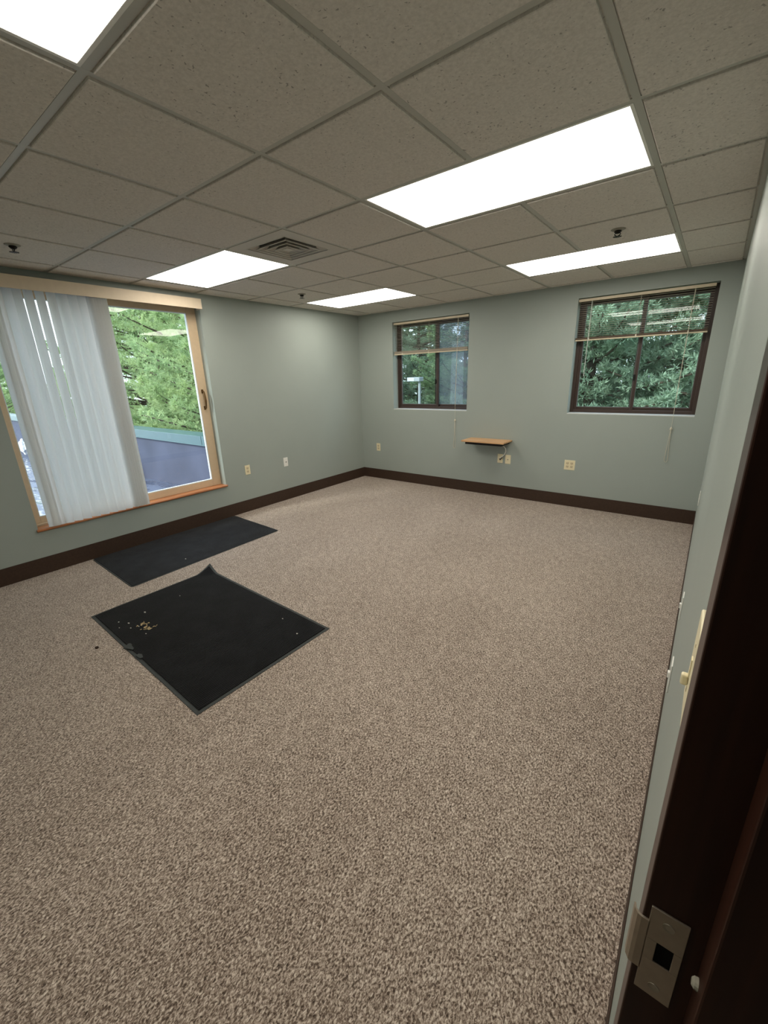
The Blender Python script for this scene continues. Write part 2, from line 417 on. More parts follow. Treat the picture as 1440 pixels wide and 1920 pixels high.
# vent
cx, cy = GX+S*(VENT[0]+.5), GY+S*(VENT[1]+.5)
r, P = thing('ceiling_vent', (cx, cy, H), label='square louvred air vent in the ceiling beside a light panel', cat='vent')
h, o = S/2-.0125, .198
mb = MB()
for a in ((-h, h, -h, -o), (-h, h, o, h), (-h, -o, -o, o), (o, h, -o, o)):
    mb.box(cx+a[0], cx+a[1], cy+a[2], cy+a[3], H-.003, H+.002)
P(mb, 'face_plate', M['plate'])
def frustum(mb, a0, z0, a1, z1, t=.0015):
    q = lambda a, z: [(cx-a, cy-a, z), (cx+a, cy-a, z), (cx+a, cy+a, z), (cx-a, cy+a, z)]
    mb.add(q(a0, z0)+q(a1, z1)+q(a1-t, z1+t*.3)+q(a0-t, z0+t*.3),
           [(k, (k+1) % 4, 4+(k+1) % 4, 4+k) for k in range(4)]+[(12+k, 8+k, 8+(k+1) % 4, 12+(k+1) % 4) for k in range(4)]+[(4+k, 4+(k+1) % 4, 8+(k+1) % 4, 8+k) for k in range(4)])
for k in range(4):
    m_ = MB(); a = .198-.043*k
    frustum(m_, a-.034, H+.024, a-.004 if k else a, H-.001-.002*k)
    b_ = a-.004 if k else a
    for q in ((-b_-.003, b_+.003, -b_-.003, -b_+.004), (-b_-.003, b_+.003, b_-.004, b_+.003), (-b_-.003, -b_+.004, -b_+.004, b_-.004), (b_-.004, b_+.003, -b_+.004, b_-.004)):
        m_.box(cx+q[0], cx+q[1], cy+q[2], cy+q[3], H-.0045-.002*k, H-.001-.002*k)
    P(m_, 'louvre', M['plate'], fix=False)
m_ = MB(); m_.box(cx-.03, cx+.03, cy-.03, cy+.03, H-.006, H-.003, .001); P(m_, 'centre_plate', M['plate'])
m_ = MB(); m_.box(cx-.21, cx+.21, cy-.21, cy+.21, H+.10, H+.11)
for a in ((-.21, -.2, -.21, .21), (.2, .21, -.21, .21), (-.2, .2, -.21, -.2), (-.2, .2, .2, .21)): m_.box(cx+a[0], cx+a[1], cy+a[2], cy+a[3], H+.003, H+.10)
P(m_, 'duct_box', M['dark_gap'])

# sprinklers
slab = ['dark ceiling sprinkler above the vertical blinds at the left edge of the picture', 'dark ceiling sprinkler left of the farthest light panel', 'dark ceiling sprinkler nearest the right dark framed window, between two light panels']
for (x, y), lb in zip([(-3.631, .972), (-3.613, 3.343), (-.665, 3.373)], slab):
    r, P = thing('sprinkler', (x, y, H), label=lb, cat='sprinkler', group='ceiling sprinklers')
    z = H-.0065
    P(MB().lathe((x, y, z), [(.042, 0), (.042, -.002), (.036, -.005), (.024, -.008)], 24), 'escutcheon', M['escutcheon'], smooth=False)
    m_ = MB().lathe((x, y, z), [(.020, -.008), (.022, -.014), (.014, -.022), (.010, -.024)], 16)
    m_.tube([(x-.012, y, z-.02), (x-.018, y, z-.028), (x-.002, y, z-.040)], .003, 6); m_.tube([(x+.012, y, z-.02), (x+.018, y, z-.028), (x+.002, y, z-.040)], .003, 6)
    P(m_, 'body', M['sprinkler'])
    m_ = MB(); pts = []
    for k in range(24):
        a = 2*pi*k/24; rr = .026 if k % 2 else .019; pts.append((x+rr*math.cos(a), y+rr*math.sin(a)))
    m_.prism(pts, .002, 'z', z-.042); P(m_, 'deflector', M['sprinkler'])

# ================================================================ LEFT WINDOW
y0, y1, z0, z1 = LW
fx = XL-.095          # room face of the sashes
r, P = thing('window_1', (XL-.13, (y0+y1)/2, z0), label='wide tan framed sliding window', kind='structure')
def frame(mb, ya, yb, za, zb, w, xa, xb, b=.002, wl=None, wr=None, wb=None):
    wl = wl or w; wr = wr or w; wb = wb or w
    mb.box(xa, xb, ya, ya+wl, za, zb, b); mb.box(xa, xb, yb-wr, yb, za, zb, b)
    mb.box(xa, xb, ya+wl, yb-wr, za, za+wb, b); mb.box(xa, xb, ya+wl, yb-wr, zb-w, zb, b)
m_ = MB(); frame(m_, y0, y1, z0+.0, z1, .022, fx-.085, fx-.002); P(m_, 'window_frame', M['winframe'])
ym = 1.655
m_ = MB(); frame(m_, ym-.02, y1-.012, z0+.006, z1-.01, .05, fx-.036, fx, wr=.088, wb=.072, wl=.07); sash = P(m_, 'sash', M['winframe'])
m_ = MB(); frame(m_, ym+.05, y1-.100, z0+.078, z1-.06, .008, fx-.031, fx-.003, b=.001); P(m_, 'gasket', M['gasket'], parent=sash)
P(MB().box(fx-.020, fx-.017, ym+.05, y1-.1, z0+.078, z1-.06), 'glass', M['glass'], parent=sash)
m_ = MB(); frame(m_, y0+.012, ym+.04, z0+.006, z1-.01, .05, fx-.078, fx-.042, wb=.07, wl=.05); sash2 = P(m_, 'sash', M['winframe'])
m_ = MB(); frame(m_, y0+.062, ym-.01, z0+.076, z1-.06, .006, fx-.073, fx-.045, b=.001); P(m_, 'gasket', M['gasket'], parent=sash2)
P(MB().box(fx-.062, fx-.059, y0+.062, ym-.01, z0+.076, z1-.06), 'glass', M['glass'], parent=sash2)
# handle on the right stile
hy = y1-.058
m_ = MB()
for zz in (1.258, 1.432): m_.box(fx, fx+.006, hy-.011, hy+.011, zz-.020, zz+.020, .002); m_.tube([(fx+.004, hy, zz), (fx+.03, hy, zz)], .006, 8); m_.tube([(fx+.008, hy, zz), (fx+.008, hy+.016, zz-.006)], .005, 8)
hp = [(fx+.03, hy, 1.432), (fx+.036, hy, 1.40), (fx+.040, hy, 1.345), (fx+.036, hy, 1.29), (fx+.03, hy, 1.258)]
m_.tube(hp, [.007, .009, .012, .009, .007], 10); P(m_, 'handle', M['handle'], smooth=False, label='aged brass pull handle')
# wooden sill with rounded nose
m_ = MB(); zs = z0+.010
m_.prism([(fx-.0, zs-.004), (XL+.016, zs-.004), (XL+.022, zs-.010), (XL+.022, zs-.019), (XL+.016, zs-.025), (XL, zs-.025), (fx-.0, zs-.025)], y1-y0+.02, 'y', y0-.01)
P(m_, 'sill', M['sillwood'], label='orange brown stained wood sill')

# vertical blind
r, P = thing('vertical_blind', (XL+.05, 1.70, z1-.04), label='white vertical blind with cream valance hanging at the wide sliding window', cat='blind')
vx = XL+.045
m_ = MB(); m_.box(XL+.098, XL+.104, .62, 2.548, 2.222, 2.314, .001); m_.box(XL, XL+.098, 2.542, 2.548, 2.222, 2.314); m_.box(XL, XL+.098, .62, .626, 2.222, 2.314)
m_.box(XL, XL+.1, .62, 2.548, 2.312, 2.315)
P(m_, 'valance', M['valance'])
m_ = MB(); m_.box(vx-.02, vx+.02, .66, 2.53, 2.262, 2.296, .002); P(m_, 'headrail', M['white_pl'])
def vane(y, ang, twist=0, ztop=2.262, zbot=.402, curve=.014, w=.089, x=vx):
    """ang: 0 = closed (flat along y), 90 = square to the glass"""
    m_ = MB(); n = 8; vs = []; t = .0008
    for side in (0, 1):
        for k in range(n+1):
            s_ = (k/n-.5)*w; c_ = curve*(1-(2*k/n-1)**2)+side*t
            for z in (zbot, ztop):
                a = math.radians(ang+(twist if z == ztop else 0)); ux, uy = math.sin(a), math.cos(a); nx, ny = math.cos(a), -math.sin(a)
                vs.append((x+ux*s_+nx*c_, y+uy*s_+ny*c_, z))
    W = 2*(n+1); fs = []
    for k in range(n):
        a0 = 2*k; fs.append((a0, a0+2, a0+3, a0+1)); fs.append((W+a0, W+a0+1, W+a0+3, W+a0+2))
        fs.append((a0, W+a0, W+a0+2, a0+2)); fs.append((a0+1, a0+3, W+a0+3, W+a0+1))
    fs.append((0, 1, W+1, W)); fs.append((2*n, W+2*n, W+2*n+1, 2*n+1))
    m_.add(vs, fs)
    return P(m_, 'vane', M['vane'], smooth=False)
vy = [.926, .958, 1.022, 1.090, 1.160, 1.232, 1.304, 1.374, 1.440, 1.502]
va = [12, 10, 40, 44, 48, 50, 50, 48, 44, 40]
for k, (yy, aa) in enumerate(zip(vy, va)): vane(yy, aa, 16 if 3 <= k <= 6 else 0, zbot=.402+.001*(k % 2))
for k in range(6): vane(1.568+.021*k, 62+3*(k % 3), zbot=.404+.001*(k % 2))
# venetian blinds ------------------------------------------------
def back_window(name, W, mull, mw_, label, dark_right):
    x0, x1, z0, z1 = W; d0 = YB+.118
    r, P = thing(name, ((x0+x1)/2, YB+.15, z0), label=label, kind='structure')
    def fr(mb, xa, xb, za, zb, w, ya, yb, b=.002):
        mb.box(xa, xa+w, ya, yb, za, zb, b); mb.box(xb-w, xb, ya, yb, za, zb, b)
        mb.box(xa+w, xb-w, ya, yb, za, za+w, b); mb.box(xa+w, xb-w, ya, yb, zb-w, zb, b)
    m_ = MB(); fr(m_, x0, x1, z0+.008, z1, .032, d0-.004, d0+.075); P(m_, 'window_frame', M['bronze'])
    sl = (x0+.030, mull+mw_/2); sr = (mull-mw_/2, x1-.030)
    for k, (a, b) in enumerate((sl, sr)):
        yy = d0+.006+(.0 if k == 0 else .034)
        m_ = MB(); fr(m_, a, b, z0+.036, z1-.03, .030, yy, yy+.03); s_ = P(m_, 'sash', M['bronze'])
        m_ = MB(); fr(m_, a+.029, b-.029, z0+.065, z1-.059, .006, yy+.004, yy+.024, .001); P(m_, 'gasket', M['graygasket'], parent=s_)
        gm = M['glass_s'] if (dark_right and k == 1) else M['glass_t']
        P(MB().box(a+.03, b-.03, yy+.018, yy+.021, z0+.066, z1-.06), 'glass', gm, parent=s_)
    m_ = MB(); m_.box(mull-.012, mull+.004, d0-.006, d0+.006, z0+.34, z0+.40, .002); P(m_, 'latch', M['darkgasket'])
    m_ = MB(); m_.box(x0, x1, YB-.002, d0+.0, z0-.004, z0+.006, .002); P(m_, 'sill', M['reveal_sill'], label='pale painted sill')
back_window('window_2', W2, -3.065, .075, 'smaller looking dark framed window near the corner', True)
back_window('window_3', W1, -.690, .045, 'dark framed window nearest the doorway', False)

def mini_blind(W, xa, xb, label, cord_x, wand_x, lad, stack, knot_z, loop_z, wand_z, tip, stackm):
    x0, x1, z0, z1 = W; yb = YB+.036
    r, P = thing('venetian_blind', ((xa+xb)/2, yb, z1-.012), label=label, cat='blind')
    P(MB().box(xa, xb, yb-.014, yb+.014, z1-.034, z1-.008, .002), 'headrail', M['rail'])
    zb0, zb1 = stack
    n = 17; zt = z1-.046
    for k in range(n):
        z = zt-(zt-zb1-.012)*k/(n-1)
        m_ = MB(); nn = 4; vs = []
        for s_ in (0, 1):
            for q in range(nn+1):
                u = (q/nn-.5); yq = yb+u*.025; zq = z+.0015*(1-(2*u)**2)+s_*.0007
                vs += [(xa+.004, yq, zq), (xb-.004, yq, zq)]
        W_ = 2*(nn+1); fs = []
        for q in range(nn): a = 2*q; fs += [(a, a+1, a+3, a+2), (W_+a, W_+a+2, W_+a+3, W_+a+1)]
        fs += [(0, W_, W_+1, 1), (2*nn, 2*nn+1, W_+2*nn+1, W_+2*nn)]
        fs += [tuple([2*q for q in range(nn+1)]+[W_+2*q for q in range(nn, -1, -1)]), tuple([2*q+1 for q in range(nn+1)][::-1]+[W_+2*q+1 for q in range(nn+1)])]
        m_.add(vs, fs); P(m_, 'slat', M['slat'])
    ns = 12
    m_ = MB()
    for k in range(ns): zz = zb0+.014+(zb1-zb0-.014)*k/ns; m_.box(xa+.004, xb-.004, yb-.0125, yb+.0125, zz, zz+.0016)
    P(m_, 'gathered_slats', stackm, kind='stuff')
    P(MB().box(xa+.002, xb-.002, yb-.013, yb+.013, zb0, zb0+.012, .002), 'bottom_rail', M['rail'])
    for lx in lad:
        m_ = MB()
        for dy in (-.0135, .0135): m_.tube([(lx, yb+dy, z1-.034), (lx, yb+dy, zb0+.006)], .0009, 5)
        m_.box(lx-.006, lx+.006, yb-.0145, yb-.0135, zb0-.001, zb0+.026)
        P(m_, 'ladder_cord', M['cord'])
    if wand_x is not None:
        m_ = MB(); m_.tube([(wand_x, yb-.02, z1-.03), (wand_x, yb-.022, z1-.05)], .0025, 6); m_.tube([(wand_x, yb-.022, z1-.05), (wand_x-.002, yb-.024, wand_z)], .0035, 6)
        P(m_, 'tilt_wand', M['wand'])
    m_ = MB(); cy_ = YB-.012
    for q in (-.003, .003):
        m_.tube([(cord_x+q, yb-.018, z1-.02), (cord_x+q*.7, yb-.03, z1-.3), (cord_x+q*.4+tip*.3, cy_-.004, z0+.2), (cord_x+tip*.6, cy_, knot_z)], .0013, 5)
    cord = P(m_, 'pull_cord', M['cord'])
    m_ = MB(); kx = cord_x+tip*.6; lw_ = .016
    m_.tube([(kx-.002, cy_, knot_z), (kx-lw_*.5, cy_, (knot_z+loop_z)/2), (kx-lw_+tip*.3, cy_, loop_z+.02), (kx-lw_*.4+tip*.3, cy_, loop_z), (kx+lw_*.2+tip*.3, cy_, loop_z), (kx+lw_*.8+tip*.3, cy_, loop_z+.02), (kx+lw_*.4, cy_, (knot_z+loop_z)/2), (kx+.002, cy_, knot_z)], .0022, 6)
    P(m_, 'cord_loop', M['cord'], parent=cord)
    m_ = MB(); m_.lathe((kx, cy_, knot_z-.006), [(.003, -.016), (.009, -.008), (.010, .002), (.007, .012), (.003, .018)], 12); m_.tube([(kx-.012, cy_, knot_z-.014), (kx+.012, cy_, knot_z-.006)], .005, 6)
    P(m_, 'cord_knob', M['cord'], parent=cord, smooth=True)
mini_blind(W2, -3.692, -2.552, 'half raised venetian blind with a thick beige slat stack at the window nearer the corner', -2.690, None, (-3.552, -3.125, -2.70), (1.808, 1.857), .952, .575, 0, 0., M['slat'])
mini_blind(W1, -1.288, -.148, 'half raised venetian blind at the window nearest the doorway', -.296, -1.158, (-1.156, -.722, -.296), (1.824, 1.857), .955, .614, 1.465, .012, M['slatdark'])

# ================================================================ WALL FITTINGS
def duplex(P, o3, ax, cxy, z, mpl, mslot):
    """receptacle faces with slots; ax: 'y' plate faces -y (back wall), 'x' faces +x (left wall), 'r' faces -x local"""
    def B(mb, u0, u1, d0, d1, za, zb, b=0):
        if ax == 'y': mb.box(cxy[0]+u0, cxy[0]+u1, cxy[1]-d1, cxy[1]-d0, za, zb, b)
        elif ax == 'x': mb.box(cxy[0]+d0, cxy[0]+d1, cxy[1]+u0, cxy[1]+u1, za, zb, b)
        else: mb.box(cxy[0]-d1, cxy[0]-d0, cxy[1]+u0, cxy[1]+u1, za, zb, b)
    return B
def plate(label, group, ax, cxy, z, w=.07, hh=.1145, kind='duplex', gangs=1, pm='almond', name='power_outlet', cat='outlet', mw=None):
    r, P = thing(name, (cxy[0], cxy[1], z), mw=mw, label=label, cat=cat, group=group)
    B = duplex(P, None, ax, cxy, z, None, None)
    m_ = MB(); B(m_, -w/2, w/2, 0, .005, z-hh/2, z+hh/2, .002); P(m_, 'cover_plate', M[pm])
    inset = M['almond_dark'] if pm == 'almond' else M[pm]
    for g in range(gangs):
        u = (g-(gangs-1)/2)*.046
        if kind == 'duplex':
            for dz in (-.0195, .0195):
                m_ = MB(); B(m_, u-.0165, u+.0165, .004, .0065, z+dz-.0145, z+dz+.0145, .001); rc = P(m_, 'receptacle', inset)
                m_ = MB(); B(m_, u-.0085, u-.0060, .0063, .0068, z+dz-.002, z+dz+.008); B(m_, u+.0060, u+.0085, .0063, .0068, z+dz-.002, z+dz+.008); B(m_, u-.002, u+.002, .0063, .0068, z+dz-.010, z+dz-.005)
                P(m_, 'slots', M['slot'], parent=rc)
        elif kind == 'toggle':
            m_ = MB(); B(m_, u-.005, u+.005, .004, .0062, z-.012, z+.012); B(m_, u-.004, u+.004, .005, .0125, z-.024, z-.010, .002); P(m_, 'toggle', M[pm])
        elif kind == 'jack':
            m_ = MB(); B(m_, u-.009, u+.009, .004, .012, z-.011, z+.011, .001); jk = P(m_, 'jack', M[pm])
            m_ = MB(); B(m_, u-.006, u+.006, .0118, .0124, z-.006, z+.006); P(m_, 'socket', M['slot'], parent=jk)
        elif kind == 'coax':
            m_ = MB()
            if ax == 'y': m_.lathe((cxy[0]+u, cxy[1]-.004, z), [(.0075, 0), (.0075, -.004), (.005, -.005), (.005, -.014)], 12, 'y')
            P(m_, 'connector', M['screw'])
    if kind != 'blank':
        zz = (0,) if kind == 'duplex' else (-.03, .03)
        for g in range(gangs):
            for q in zz: m_ = MB(); u = (g-(gangs-1)/2)*.046; B(m_, u-.0025, u+.0025, .0045, .0057, z+q-.0025, z+q+.0025, .0006); P(m_, 'screw', inset)
    return r
plate('almond duplex outlet low on the back wall, nearest the corner', 'almond wall outlets', 'y', (-4.010, YB), .492)
plate('almond wall plate under the small shelf, left one of the pair, with cable', 'cable plates below the shelf', 'y', (-2.038, YB), .492, kind='coax', name='cable_plate', cat='wall plate')
plate('almond wall plate under the small shelf, right one of the pair', 'cable plates below the shelf', 'y', (-1.936, YB), .488, kind='coax', name='cable_plate', cat='wall plate')
plate('square almond double outlet right of the small shelf', 'almond wall outlets', 'y', (-1.200, YB), .490, w=.1165, gangs=2)
plate('almond outlet on the left wall, next to the sliding window', 'almond wall outlets', 'x', (XL, 2.888), .508)
plate('white jack plate on the left wall between the almond outlet and the corner', None, 'x', (XL, 3.472), .503, kind='jack', pm='white_pl', name='jack_plate', cat='wall plate')
# right wall (leaning frame of reference)
plate('white outlet plate seen edge on by the far corner of the right wall', 'plates on the right wall', 'r', (0, 4.20), .49, kind='duplex', pm='white_pl', mw=TILT)
plate('white plate seen edge on low on the right wall, the middle one of three', 'plates on the right wall', 'r', (0, 2.14), .487, kind='jack', pm='white_pl', mw=TILT, name='jack_plate', cat='wall plate')
plate('white plate seen edge on low on the right wall, nearest the doorway', 'plates on the right wall', 'r', (0, 1.60), .470, kind='jack', pm='white_pl', mw=TILT, name='jack_plate', cat='wall plate')
plate('almond light switch beside the dark door frame', None, 'r', (0, .525), 1.195, kind='toggle', w=.072, hh=.118, mw=TILT, name='light_switch', cat='light switch')

# small shelf
r, P = thing('wall_shelf', (-2.15, YB, .70), label='small light oak shelf on the back wall between the two windows', cat='shelf')
P(MB().box(-2.452, -1.895, YB-.285, YB-.006, .716, .735, .003), 'board', M['oak'])
m_ = MB(); m_.box(-2.41, -1.93, YB-.255, YB, .686, .716, .003)
P(m_, 'bracket', M['blackrub'], label='black support under the board')
m_ = MB(); m_.tube([(-2.0, YB-.06, .70), (-1.985, YB-.05, .66), (-1.962, YB-.036, .625), (-1.958, YB-.03, .59), (-1.972, YB-.03, .555), (-1.998, YB-.03, .525), (-2.020, YB-.028, .505), (-2.036, YB-.02, .493)], .006, 8)
cab = tag(m_.build('cable', M['white_cable'], origin=(-2.0, YB-.06, .70), smooth=True), 'white cable curving down from the shelf to the left plate', 'cable')
m_ = MB(); m_.tube([(-2.036, YB-.004-.006, .492), (-2.036, YB-.03, .490), (-2.026, YB-.036, .480), (-2.012, YB-.03, .50), (-2.0, YB-.03, .520)], .005, 8)
tag(m_.build('cable', M['black_cable'], origin=(-2.036, YB-.02, .49), smooth=True), 'short black cable plugged into the left plate under the shelf', 'cable')

# ================================================================ DOORWAY (leaning frame of reference)
r, P = thing('door_1', (0, J, 0), mw=TILT, label='dark brown door frame at the right edge', kind='structure')
m_ = MB()
m_.box(-.0085, .14, J, J+.022, 0, 2.08, .0015)                 # jamb
m_.box(-.0085, .14, -.60, -.578, 0, 2.08, .0015)
m_.box(-.0085, .14, -.60, J+.022, 2.08, 2.102, .0015)
P(m_, 'jamb', M['darkwood'])
m_ = MB()
m_.box(-.0088, .0, J+.0005, J+.060, 0, 2.14, .002); m_.box(-.0088, 0, -.638, -.5785, 0, 2.14, .002); m_.box(-.0088, 0, -.5785, J+.0005, 2.081, 2.14, .002)
P(m_, 'casing', M['casing'])
m_ = MB(); m_.box(.040, .14, J-.034, J, 0, 2.08, .002); m_.box(.040, .14, -.578, -.544, 0, 2.08, .002); m_.box(.040, .14, -.544, J-.034, 2.046, 2.08, .002)
P(m_, 'stop', M['darkwood'])
# strike plate: notched plate with screw holes, latch hole and curved lip
zc = .968; a0, a1 = -.003, .0275
m_ = MB(); t = .0022
def R2(mb, xa, xb, za, zb): mb.box(xa, xb, J-t, J-.0001, za, zb, .0004)
hx0, hx1, hz0, hz1 = .0068, .0208, zc-.011, zc+.018
R2(m_, a0, a1, hz1, zc+.0615); R2(m_, a0, a1, zc-.0615, hz0); R2(m_, a0, hx0, hz0, hz1); R2(m_, hx1, a1, hz0, hz1)
# lip
lp = [(a0+.001, J-t), (-.009, J-t), (-.0125, J-t+.001), (-.0155, J+.003), (-.0165, J+.008), (-.0150, J+.008), (-.0140, J+.0035), (-.0118, J+.0012), (-.009, J), (a0+.001, J)]
m_.prism(lp, .072, 'z', zc-.032)
sp = P(m_, 'strike_plate', M['nickel'], label='brushed metal strike plate')
P(MB().box(hx0, hx1, J-.0008, J+.0002, hz0, hz1), 'latch_hole', M['dark_gap'], parent=sp)
for zz in (zc+.046, zc-.046):
    m_ = MB(); m_.lathe((.0125, J-t, zz), [(.0052, .0008), (.0050, -.0006), (.0026, -.0003)], 16, 'y'); P(m_, 'screw', M['screw'], parent=sp)
m_ = MB(); m_.lathe((.0400, J-.014, .985), [(.0055, .001), (.0050, -.003), (.003, -.005)], 12, 'x'); P(m_, 'silencer', M['bumper'], smooth=False)

# ================================================================ MATS
def mat_mesh(corners, border, lift, name, label, thick, pm, nx=60, ny=44, round_=0.):
    c = [Vector((*p, 0)) for p in corners]          # order: A, B, C, D
    ctr = sum(c, Vector())/4
    r, P = thing(name, ctr, label=label, cat='floor mat', group='black floor mats')
    LA = (c[1]-c[0]).length; LB = (c[3]-c[0]).length
    def pos(u, v):
        p = c[0]*(1-u)*(1-v)+c[1]*u*(1-v)+c[2]*u*v+c[3]*(1-u)*v
        if round_:
            du, dv = min(u, 1-u)*LA, min(v, 1-v)*LB
            if du < round_ and dv < round_:
                e = math.hypot(round_-du, round_-dv)
                if e > round_:
                    k = (e-round_)/e
                    p = p+((c[1]-c[0]).normalized()*(round_-du)*(1 if u < .5 else -1)+(c[3]-c[0]).normalized()*(round_-dv)*(1 if v < .5 else -1))*k
        z = 0
        if lift:
            d = math.hypot(u*LA, (1-v)*LB)              # near corner D
            z = lift*max(0, 1-d/.13)**1.4
            p = p+Vector((-.012, .012, 0))*max(0, 1-d/.1)
        w = .0012*math.sin(u*9+1)*math.sin(v*7)
        return Vector((p.x, p.y, z+max(0, w)))
    def grid(u0, u1, v0, v1, z, th, wob=0.):
        m_ = MB(); vs = []
        for s_ in (1, 0):
            for a in range(nx+1):
                for b in range(ny+1):
                    u = u0+(u1-u0)*(.5-.5*math.cos(pi*a/nx)); v = v0+(v1-v0)*(.5-.5*math.cos(pi*b/ny))
                    q = pos(u, v)
                    if wob and a == 0: q = q+Vector((random.uniform(0, wob), 0, 0))
                    vs.append((q.x, q.y, q.z+z+(0 if s_ else -th)))
        n1 = ny+1; off = (nx+1)*n1; fs = []
        for a in range(nx):
            for b in range(ny):
                k = a*n1+b; fs.append((k, k+n1, k+n1+1, k+1)); fs.append((off+k, off+k+1, off+k+n1+1, off+k+n1))
        for a in range(nx):
            for b in (0, ny): k = a*n1+b; fs.append((k, off+k, off+k+n1, k+n1))
        for b in range(ny):
            for a in (0, nx): k = a*n1+b; fs.append((k, k+1, off+k+1, off+k))
        m_.add(vs, fs); return m_
    P(grid(0, 1, 0, 1, .0035, .003), 'rubber_border', M['rubber'], smooth=True)
    bu, bv = border/LA, border/LB
    P(grid(bu, 1-bu, bv, 1-bv, thick, thick-.002, wob=.006 if lift else 0), 'pile', pm, smooth=True)
    return P, pos
P, pos = mat_mesh([(-3.178, .736), (-1.721, .696), (-1.710, 1.587), (-3.170, 1.630)], .020, .052, 'floor_mat', 'black ribbed floor mat with a curled up corner and crumbs, in the open floor', .0085, M['pile'])
m_ = MB(); pts = []
for k in range(14):
    a = 2*pi*k/14; rr = .026+.008*math.sin(3*a+1); pts.append((-2.575+rr*1.5*math.cos(a), .738+rr*.8*math.sin(a)))
m_.prism(pts, .0012, 'z', .0085); P(m_, 'worn_patch', M['rubber'], label='grey patch where the pile has worn off the edge')
m_ = MB(); pts = [(-2.45, .725), (-2.40, .724), (-2.395, .742), (-2.43, .752), (-2.455, .742)]; m_.prism(pts, .0012, 'z', .0085)
P(m_, 'worn_patch', M['rubber'], label='grey patch where the pile has worn off the edge')
mat_mesh([(-4.306, 1.125), (-3.402, 1.093), (-3.445, 2.586), (-4.306, 2.625)], .012, 0, 'floor_mat', 'plain dark floor mat lying against the wall under the sliding window', .0075, M['pile2'], round_=.03)

# crumbs and chips
def bit(x, y, z, s_, m, name, label, cat, group=None, seed=0):
    rr = random.Random(seed); pts = []
    n = 7
    for k in range(n):
        a = 2*pi*k/n; q = s_*rr.uniform(.6, 1.1); pts.append((x+q*math.cos(a), y+q*.7*math.sin(a)))
    m_ = MB(); m_.prism(pts, s_*.5, 'z', z)
    return tag(m_.build(name, m, origin=(x, y, z)), label, cat, group)
import sys
def fl(u, v, z=.009):   # point of the mat under a pixel of the view
    d = Vector(((u-720)/779.34, -(v-960)/779.34, -1.)); d = RC @ d
    t = (z-CAMZ)/d.z; return d.x*t, d.y*t
RC = Matrix(((0.7938100002853171, -0.16535809885776034, 0.5852541252803686), (0.6074426204162697, 0.26249472895191606, -0.7497399474728283), (-0.02965055300877934, 0.9506593591722229, 0.30881649365818953)))
crumbs = [(-2.906, .977, .009), (-2.925, .816, .006), (-2.854, .850, .007), (-2.846, .789, .005), (-2.78, .833, .007), (-2.755, .872, .005), (-2.63, .862, .005), (-2.04, 1.48, .006), (-1.83, 1.42, .007), (-2.93, 1.24, .005)]
for k, (x, y, s_) in enumerate(crumbs):
    bit(x, y, .0093, s_, M['chip'], 'crumb', 'pale crumb lying on the black floor mat', 'crumb', 'pale crumbs on the black mat', k)
m_ = MB()
for k in range(60):
    t = random.random(); x = -2.775+.12*t+random.gauss(0, .013); y = .885+.035*t+.02*math.sin(t*7)+random.gauss(0, .012); a = random.uniform(0, pi); l_ = random.uniform(.003, .009); w_ = random.uniform(.0015, .0035)
    c_, s_ = math.cos(a), math.sin(a)
    m_.prism([(x-c_*l_, y-s_*l_), (x+s_*w_, y-c_*w_), (x+c_*l_, y+s_*l_), (x-s_*w_, y+c_*w_)], .0015, 'z', .0092+random.random()*.003)
tag(m_.build('dry_leaf', M['leafbit'], origin=(-2.71, .90, .0092)), 'crumbled dry tan leaf on the black floor mat', 'leaf')
bit(-2.741, .621, 0.0005, .014, M['darkchip'], 'wood_chip', 'small dark chip on the carpet in front of the black mat', 'chip', seed=33)
bit(-3.56, 1.62, .0078, .007, M['chip'], 'lint', 'tiny pale lint speck on the dark mat by the wall', 'lint', seed=5)

# ================================================================ OUTSIDE
GZ = -3.9
tag(MB().box(-90, 60, -40, 110, GZ-.2, GZ).build('ground', M['ground']), 'grassy ground outside', **st)
# flat roof beyond the sliding window (falls slightly away)
m_ = MB()
xa, xb = XL-WT-.05, -30.
za, zb = -.17, -1.0
m_.add([(xa, -9, za), (xa, 3.7, za), (xb, 3.7, zb), (xb, -9, zb), (xa, -9, za-.3), (xa, 3.7, za-.3), (xb, 3.7, zb-.3), (xb, -9, zb-.3)], [(0, 3, 2, 1), (4, 5, 6, 7), (0, 1, 5, 4), (2, 3, 7, 6), (1, 2, 6, 5), (0, 4, 7, 3)])
tag(m_.build('trim_flat_roof', M['roof']), 'wet blue grey flat roof outside the sliding window', **st)
r, P = thing('trim_parapet', (-12, 3.75, -.3), label='low dark parapet wall with green metal coping', kind='structure')
P(MB().box(xa+.1, xb, 3.62, 3.88, -1.2, .60), 'parapet_wall', M['membrane'])
m_ = MB(); m_.box(xa+.1, xb, 3.585, 3.93, .545, .69, .004); m_.box(xa+.1, xb, 3.575, 3.60, .535, .548, .002)
cop = P(m_, 'coping', M['fascia'])
m_ = MB()
for x in (-6.55, -9.6, -12.65, -15.7, -18.7): m_.box(x-.012, x+.012, 3.580, 3.933, .536, .693, .001)
P(m_, 'joint_cover', M['fascia'], parent=cop)
P(MB().box(-12.5, -9.4, 3.50, 3.63, -.9, .535, .01), 'wall_step', M['membrane'])
